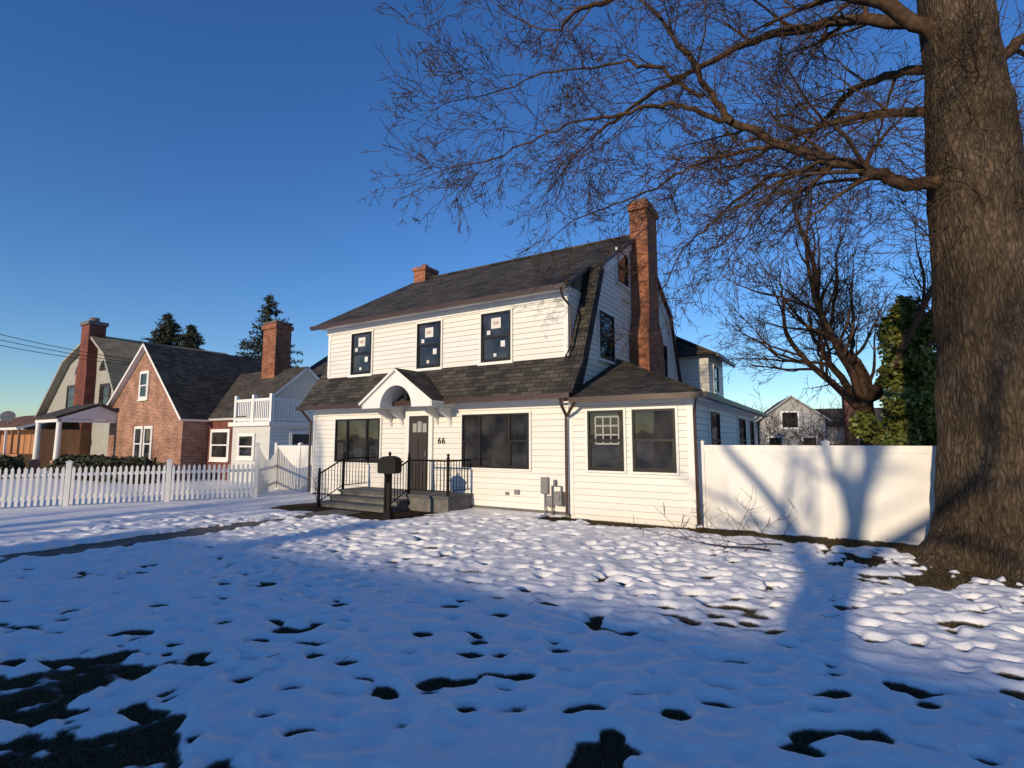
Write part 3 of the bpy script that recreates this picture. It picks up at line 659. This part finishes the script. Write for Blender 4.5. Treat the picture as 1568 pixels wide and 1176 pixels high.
# ------------------------------------------------------------ trees
class Tree:
    def __init__(s,seed): s.S=[]; s.r=random.Random(seed)
    def rv(s): 
        return Vector((s.r.gauss(0,1),s.r.gauss(0,1),s.r.gauss(0,1)))
    def grow(s,p,d,L,r,lev,maxlev,grav=0.,up=.0,wob=.18,nch=(7,6,5,4),ang=(35,65),rmin=.0035,rk=.5,lk=(.35,.62)):
        st={0:.4,1:.28,2:.2,3:.17}.get(lev,.16); n=max(2,int(L/st)); st=L/n
        k=nch[min(lev,len(nch)-1)]
        spawn=sorted(s.r.uniform(.1,.97) for _ in range(k)) if lev<maxlev else []
        si=0
        for i in range(n):
            t0=i/n; t1=(i+1)/n
            d=(d+s.rv()*wob*.5+Vector((0,0,up-grav*t0))*.12).normalized()
            p2=p+d*st
            ra=max(rmin,r*(1-t0*.85)); rb=max(rmin,r*(1-t1*.85))
            s.S.append((p.x,p.y,p.z,p2.x,p2.y,p2.z,ra,rb))
            while si<len(spawn) and spawn[si]<=t1:
                a=math.radians(s.r.uniform(*ang)); ax_=d.cross(s.rv()).normalized()
                dd=Matrix.Rotation(a,3,ax_)@d
                cl=L*s.r.uniform(*lk)*(1-.4*spawn[si])
                s.grow(p2.copy(),dd,cl,max(rmin,ra*rk),lev+1,maxlev,grav,up,wob,nch,ang,rmin,rk,lk)
                si+=1
            p=p2
    def limb(s,pts,r0,r1,nchild,cl,lev,maxlev,t0=.15,**k):
        P=[Vector(q) for q in pts]
        Q=[]
        for i in range(len(P)-1):
            a=P[max(0,i-1)];b=P[i];c=P[i+1];e=P[min(len(P)-1,i+2)]
            for j in range(8):
                t=j/8; Q.append(.5*((2*b)+(c-a)*t+(2*a-5*b+4*c-e)*t*t+(3*b-a-3*c+e)*t**3))
        Q.append(P[-1])
        off=Vector((0,0,0)); Q2=[Q[0]]
        for x in Q[1:]:
            off=off*.8+s.rv()*.03; Q2.append(x+off)
        Q=Q2
        n=len(Q)-1
        for i in range(n):
            ra=r0+(r1-r0)*i/n; rb=r0+(r1-r0)*(i+1)/n
            s.S.append((*Q[i],*Q[i+1],ra,rb))
        for c in range(nchild):
            t=s.r.uniform(t0,1.)**.9; i=min(n-1,int(t*n)); d=(Q[i+1]-Q[i]).normalized()
            ax_=d.cross(s.rv()).normalized(); dd=Matrix.Rotation(math.radians(s.r.uniform(25,60)),3,ax_)@d
            s.grow(Q[i+1].copy(),dd,cl*s.r.uniform(.6,1.15)*(1.1-.3*t),(r0+(r1-r0)*t)*.42,lev,maxlev,**k)
        s.grow(Q[-1].copy(),(Q[-1]-Q[-2]).normalized(),cl,r1,lev,maxlev,**k)
    def mesh(s,name,mat,parent=None):
        A=np.array(s.S); p=A[:,0:3]; q_=A[:,3:6]; ra=A[:,6]; rb=A[:,7]
        d=q_-p; d/=np.linalg.norm(d,axis=1)[:,None]+1e-9
        up=np.tile(np.array([[0,0,1.]]),(len(A),1)); up[np.abs(d[:,2])>.9]=[1,0,0]
        x=np.cross(d,up); x/=np.linalg.norm(x,axis=1)[:,None]; y=np.cross(x,d)
        outs=[];F=[];off=0
        for mk,n in ((ra>=.03,8),(ra<.03,3)):
            if not mk.any(): continue
            an=np.arange(n)*2*np.pi/n; c=np.cos(an)[None,:,None]; s_=np.sin(an)[None,:,None]
            ring=x[mk][:,None,:]*c+y[mk][:,None,:]*s_
            e=d[mk]*(ra[mk]*.25)[:,None] if n==8 else 0
            a=(p[mk]-e)[:,None,:]+ring*ra[mk][:,None,None]; b_=(q_[mk]+e)[:,None,:]+ring*rb[mk][:,None,None]
            V=np.concatenate([a,b_],1); N=len(V); outs.append(V.reshape(-1,3))
            j=np.arange(n); f=np.stack([j,(j+1)%n,(j+1)%n+n,j+n],-1)
            F.append((f[None]+(np.arange(N)*2*n)[:,None,None]).reshape(-1,4)+off); off+=N*2*n
        print(name,len(A))
        return npmesh(name,np.concatenate(outs),np.concatenate(F),[mat],4,True,parent)
def trunkmesh(name,path,mat,parent,seed=0,amp=.05,n=96):
    P=np.array(path,float); zs=np.linspace(P[0,2],P[-1,2],int((P[-1,2]-P[0,2])/.04))
    cx=np.interp(zs,P[:,2],P[:,0]); cy=np.interp(zs,P[:,2],P[:,1]); rr=np.interp(zs,P[:,2],P[:,3])
    th=np.arange(n)*2*np.pi/n
    T_,Z_=np.meshgrid(th,zs)
    R_=rr[:,None]*(1+.04*np.sin(T_*3+Z_*.4)+.025*np.sin(T_*5+1+Z_*.2))
    fl=np.exp(-Z_/.45); R_=R_*(1+fl*.25*np.cos(T_*5+seed+.5*np.sin(Z_)))
    rid=np.abs(fbm(np.cos(T_)*8+50+Z_*.15,np.sin(T_)*8+Z_*1.3+30,3,seed))
    R_=R_+amp*(rid-.25)+ .04*fbm(np.cos(T_)*1.5+9,np.sin(T_)*1.5+Z_*1.2,3,seed+5)
    for (tz,tt,h_,s1) in ((6.5,3.5,.16,.5),(5.7,4.2,.1,.3),(7.1,4.6,.12,.35),(3.4,4.3,.05,.2)):
        dT=np.angle(np.exp(1j*(T_-tt))); R_=R_+h_*np.exp(-((Z_-tz)/s1)**2-(dT/.55)**2)
    X_=cx[:,None]+R_*np.cos(T_); Y_=cy[:,None]+R_*np.sin(T_)
    co=np.stack([X_,Y_,Z_],-1).reshape(-1,3); m_,n_=Z_.shape; ix=np.arange(m_*n_).reshape(m_,n_)
    f=np.stack([ix[:-1],np.roll(ix,-1,1)[:-1],np.roll(ix,-1,1)[1:],ix[1:]],-1).reshape(-1,4)
    return npmesh(name,co,f,[mat],4,True,parent)
tr=empty('oak_tree',Matrix.Identity(4))
trunkmesh('trunk',[(7.25,8.14,-.1,1.0),(7.27,8.14,.25,.84),(7.32,8.14,.8,.70),(7.4,8.14,2,.63),(7.48,8.14,4.6,.60),(7.50,8.14,5.6,.61),(7.52,8.14,6.6,.60),(7.5,8.14,7.6,.54),(7.5,8.2,9.5,.48),(7.3,8.4,12,.4),(7.2,8.5,15,.25)],'bark',tr,3)
T=Tree(11)
kw=dict(grav=.5,up=.18,wob=.19,rmin=.0052,lk=(.40,.70),ang=(25,54))
NC=(8,6,5,3)
T.limb([(7.1,8.1,6.0),(6.4,8.3,6.15),(5.58,8.6,6.6),(4.8,8.8,7.0),(3.99,9,7.6),(3.5,9.2,8.6),(3.1,9.4,9.6)],.115,.04,15,2.6,1,4,nch=NC,**kw)
T.limb([(3.99,9,7.63),(3.1,9.2,8.0),(2.2,9.3,8.05),(1.0,9.5,7.9),(-.2,9.6,7.4)],.05,.018,14,2.3,1,4,nch=NC,**kw)
T.limb([(4.8,8.8,7.1),(4.0,9.4,7.2),(3.0,9.9,7.0),(1.7,10.2,6.4)],.045,.016,12,2.0,1,4,nch=NC,**kw)
T.limb([(3.6,9.2,8.3),(2.4,9.2,8.9),(1.2,9.2,8.9),(-.2,9.3,8.4)],.04,.014,10,1.9,1,4,nch=NC,**kw)
T.limb([(5.58,8.6,6.6),(4.9,9.3,6.7),(4.2,10,6.3),(3.4,10.5,5.7)],.045,.016,11,1.8,1,4,nch=NC,**kw)
T.limb([(6.4,8.3,6.2),(5.8,8.9,6.5),(5.2,9.6,6.5),(4.8,10.4,6.0)],.04,.014,10,1.7,1,4,nch=NC,**kw)
T.limb([(7.4,8.1,8.3),(6.2,8.2,9.2),(4.6,8.4,9.8),(2.8,8.8,10.2),(1.6,9.2,10.2),(.9,9.5,9.9)],.13,.022,16,2.4,1,4,nch=NC,**kw)
T.limb([(7.4,8.2,9.0),(6.4,9.2,9.8),(5.2,10.6,10.5),(3.8,12,10.5),(2.4,13,10.0)],.12,.03,15,2.8,1,4,nch=NC,**kw)
T.limb([(7.4,8.3,7.2),(6.9,9.3,7.9),(6.1,10.6,8.3),(5.4,12,8.4)],.09,.03,16,2.4,1,4,nch=NC,**kw)
T.limb([(7.4,8.1,10.5),(6,7.8,12),(4,7.8,12.6),(2.4,8,12.3)],.13,.03,9,2.4,1,4,nch=(6,5,4),**kw)
T.limb([(7.5,8.1,7.8),(8.6,8.3,8.6),(10,8.8,9.5),(12,9.2,10)],.12,.03,8,2.6,1,3,**kw)
T.limb([(7.4,8.1,9.8),(7.9,9.8,11.2),(8.3,11.5,12.5),(8.5,13,13)],.12,.03,8,2.6,1,3,**kw)
T.limb([(7.4,8.3,8.2),(7.2,9.8,9.),(7.4,11.5,9.4),(7.4,13,9.2)],.09,.03,12,2.4,1,4,nch=NC,**kw)
for i in range(90):
    a=T.r.uniform(2.2,5.9); z=T.r.uniform(5.0,8.2)
    T.grow(Vector((7.5+.58*math.cos(a),8.14+.58*math.sin(a),z)),Vector((math.cos(a),math.sin(a)*.6,T.r.uniform(-.5,.9))).normalized(),T.r.uniform(.6,2.),.010,2,4,grav=.5,up=.2,wob=.22)
T.mesh('branches','twig',tr)
def roundtree(name,seed,trunkh,L,r,n,mat,maxlev=4,nch=(7,6,5,3),up=.5,rmin=.005):
    T=Tree(seed)
    e=empty(name,Matrix.Identity(4))
    T.limb([(0,0,0),(.1,0,trunkh*.5),(-.1,.1,trunkh)],r,r*.75,0,.1,4,4)
    for i in range(n):
        a=2*math.pi*i/n+T.r.uniform(-.4,.4); el=T.r.uniform(.5,1.3)
        T.grow(Vector((-.1,.1,trunkh-T.r.uniform(0,.6))),Vector((math.cos(a),math.sin(a),el*1.2)).normalized(),L*T.r.uniform(.8,1.15),r*.42,0,maxlev,grav=.2,up=up,wob=.22,nch=nch,ang=(28,55),rmin=rmin)
    T.grow(Vector((-.1,.1,trunkh)),Vector((0,0,1)),L*1.1,r*.5,0,maxlev,grav=.1,up=up,wob=.2,nch=nch,ang=(28,55),rmin=rmin)
    o=T.mesh('trunk_and_branches',mat,e)
    return e,o
e1,o1=roundtree('maple_tree',21,3.4,8.6,.36,7,'twig2',4,(9,8,6,3),.45,.0075)
e1.matrix_world=Matrix.Translation((13.3,19.6,0))@Matrix.Rotation(1.,4,'Z')
def inst(name,src,x,y,sc,rot):
    e=empty(name,Matrix.Translation((x,y,0))@Matrix.Rotation(rot,4,'Z')@Matrix.Scale(sc,4))
    o=bpy.data.objects.new('trunk_and_branches',src.data); scene.collection.objects.link(o); o.parent=e
e2,o2=roundtree('street_tree',31,4.5,6,.40,5,'twig2',3,(6,5,4),.35)
e2.matrix_world=Matrix.Translation((-5.6,-7.4,0))@Matrix.Rotation(1.9,4,'Z')
inst('street_tree',o2,-24,-9,1.0,5.); inst('street_tree',o2,4,-24,1.1,2.2)
# ------------------------------------------------------------ foliage
def leafmesh(name,centers,n,size,mat,parent=None,seed=1,vert=False):
    rg=np.random.RandomState(seed); P=[]
    for (cx,cy,cz,rx,ry,rz) in centers:
        m=int(n*rx*ry*rz)
        d=rg.normal(size=(m,3)); d/=np.linalg.norm(d,axis=1)[:,None]; rad=rg.uniform(.55,1.05,m)[:,None]
        P.append(np.array([cx,cy,cz])+d*rad*np.array([rx,ry,rz]))
    P=np.concatenate(P); m=len(P); a=rg.normal(size=(m,3)); a/=np.linalg.norm(a,axis=1)[:,None]
    b_=np.cross(a,rg.normal(size=(m,3))); b_/=np.linalg.norm(b_,axis=1)[:,None]; s_=size*rg.uniform(.6,1.4,m)[:,None]
    V=np.stack([P-a*s_*.5-b_*s_*.35,P+a*s_*.0+b_*s_*.0-b_*s_*.6,P+a*s_*.6,P+b_*s_*.5],1).reshape(-1,3)
    return npmesh(name,V,np.arange(m*4).reshape(-1,4),[mat],4,False,parent)
rg=random.Random(4); cl=[]
for i in range(60):
    z=rg.uniform(.5,6.6); w_=1.25*(1-.5*(z/7)**2)
    a=rg.uniform(0,6.28); cl.append((14.0+w_*.8*math.cos(a)*rg.random(),18.4+w_*math.sin(a)*rg.random(),z,rg.uniform(.3,.65),rg.uniform(.3,.65),rg.uniform(.3,.7)))
for i in range(40):
    z=rg.uniform(.3,3.2); cl.append((13.6+rg.uniform(-1.3,2.2),18.2+rg.uniform(-.8,.8),z,.45,.45,.5))
leafmesh('ivy_covered_tree',cl,2600,.13,'ivy')
cl=[]
for i in range(30):
    x,y=uv2w(rg.uniform(-27.5,-19.5),rg.uniform(-1.2,-.3)); cl.append((x,y,.55,.7,.6,.6))
leafmesh('foundation_hedge',cl,1500,.13,'hedge',seed=3)
cl=[]
for i in range(14):
    x,y=uv2w(rg.uniform(-31,-28.6),rg.uniform(-3.4,-2.4)); cl.append((x,y,.55,.7,.6,.6))
leafmesh('round_shrub',cl,1500,.13,'hedge',seed=5)
T=Tree(5)
for i in range(46):
    x=rg.uniform(10.,17.); y=21+rg.uniform(-.5,2)
    T.grow(Vector((x,y,0)),Vector((rg.uniform(-.3,.3),0,1)).normalized(),rg.uniform(2.0,3.6),.03,1,3,up=.3,wob=.3,nch=(6,7,5),rmin=.007)
T.mesh('bare_hedge','twig2')
T=Tree(8)
for i in range(9):
    x,y=uv2w(rg.uniform(2.6,4.6),rg.uniform(-.5,-.15)); T.grow(Vector((x,y,0)),Vector((rg.uniform(-.6,.6),rg.uniform(-.3,.1),.8)).normalized(),rg.uniform(.4,.9),.008,2,3,wob=.3)
T.mesh('bare_shrub','twig')
T=Tree(9)
T.grow(Vector((4.1,8.6,.12)),Vector((-.9,.4,.05)).normalized(),1.9,.02,1,3,grav=.2,up=.1,wob=.22,nch=(5,7,4))
T.grow(Vector((4.6,9.2,.10)),Vector((-.9,-.1,.1)).normalized(),1.6,.016,1,3,grav=.2,up=.1,wob=.22,nch=(5,6,4))
T.mesh('fallen_branch','twig')
T=Tree(19)
for i in range(160):
    x=rg.uniform(-4,8); y=rg.uniform(4.5,11)
    T.grow(Vector((x,y,.07)),Vector((rg.uniform(-1,1),rg.uniform(-1,1),.05)).normalized(),rg.uniform(.05,.25),.003,4,4,wob=.2,rmin=.0025)
T.mesh('twig_litter','twig')
T=Tree(10); x,y=uv2w(-7.6,-1.4); 
for i in range(5): T.grow(Vector((x,y,0)),Vector((rg.uniform(-.3,.3),rg.uniform(-.3,.3),1)).normalized(),.8,.012,2,3,wob=.3)
T.mesh('dead_plant','twig')
def spruce(name,x,y,z0,h,rad,seed,dens=1.):
    rg=np.random.RandomState(seed); V=[]
    nl=int(h/.22)
    for i in range(nl):
        t_=i/nl; z=z0+h*t_; R=rad*(1-t_)**.8*rg.uniform(.7,1.2)+.08
        nb_=int((7+R*5)*dens)
        for k in range(nb_):
            a=rg.uniform(0,6.28); L=R*rg.uniform(.55,1.15)
            if rg.rand()<.22: continue
            m=int(10+L*24)
            s_=rg.uniform(0,1,m)**.7*L; cx=x+np.cos(a)*s_; cy=y+np.sin(a)*s_; cz=z-.25*s_+.12*s_**2/max(L,.1)
            V.append(np.stack([cx+rg.normal(0,.09,m),cy+rg.normal(0,.09,m),cz+rg.normal(0,.07,m)],-1))
    P=np.concatenate(V); m=len(P); a=rg.normal(size=(m,3))*.16; b_=rg.normal(size=(m,3))*.10
    VV_=np.stack([P-b_*.5,P+b_*.5,P+a],1).reshape(-1,3)
    e=empty(name,Matrix.Identity(4)); npmesh('foliage',VV_,np.arange(m*3).reshape(-1,3),['needle'],3,False,e)
    t=MB(); t.tube([(x,y,0),(x,y,z0+h*.95)],[.3,.03],'bark',8); t.build('trunk',e)
spruce('spruce_tree',-34.6,52,6.0,8.6,4.4,1)
spruce('spruce_tree',-32.2,52,5.5,8.0,4.0,2)
spruce('pine_tree',-23.6,50,5,11.0,4.8,3,.55)
spruce('spruce_tree',-27.4,52,4,5.5,3.4,4)
pl=MB()
for k in range(3):
    a=Vector((-34,26,8.6+.45*k)); b_=Vector((-16-4,31,6.1+.1*k)); pts=[]
    for i in range(15):
        t_=i/14; q_=a.lerp(b_,t_); q_.z-=.5*4*t_*(1-t_); pts.append(q_)
    pl.tube(pts,.018,'black',5)
pl.build('power_line')
# ------------------------------------------------------------ light, sky, camera
el=math.radians(14); sd=Vector((-.56,-.83,0)).normalized()
sdir=Vector((sd.x*math.cos(el),sd.y*math.cos(el),math.sin(el)))
sun=bpy.data.lights.new('sun','SUN'); sun.energy=4.1; sun.angle=math.radians(.7); sun.color=(1,.80,.54)
so_=bpy.data.objects.new('sun',sun); scene.collection.objects.link(so_)
so_.rotation_euler=(-sdir).to_track_quat('-Z','Y').to_euler()
wd_=bpy.data.worlds.new("World"); scene.world=wd_; wd_.use_nodes=True
N=wd_.node_tree.nodes; L=wd_.node_tree.links; bg=N['Background']
sk=N.new('ShaderNodeTexSky'); sk.sky_type='NISHITA'; sk.sun_disc=False; sk.sun_elevation=el
sk.sun_rotation=math.atan2(sd.x,sd.y); sk.altitude=0; sk.air_density=1.1; sk.dust_density=0.; sk.ozone_density=4.6
hs=N.new('ShaderNodeHueSaturation'); hs.inputs['Saturation'].default_value=1.14; hs.inputs['Hue'].default_value=.512
L.new(sk.outputs[0],hs.inputs['Color']); L.new(hs.outputs[0],bg.inputs[0]); bg.inputs[1].default_value=.15
hs.inputs['Value'].default_value=1.08
cam=bpy.data.cameras.new('camera'); cam.sensor_width=36; cam.lens=18.5; cam.clip_end=2000; cam.clip_start=.05
cob=bpy.data.objects.new('camera',cam); scene.collection.objects.link(cob); cob.location=(0,0,1.85); cob.rotation_euler=(math.radians(90+6.16),0,0)
scene.camera=cob
scene.view_settings.view_transform='Standard'; scene.view_settings.look='None'; scene.view_settings.exposure=0
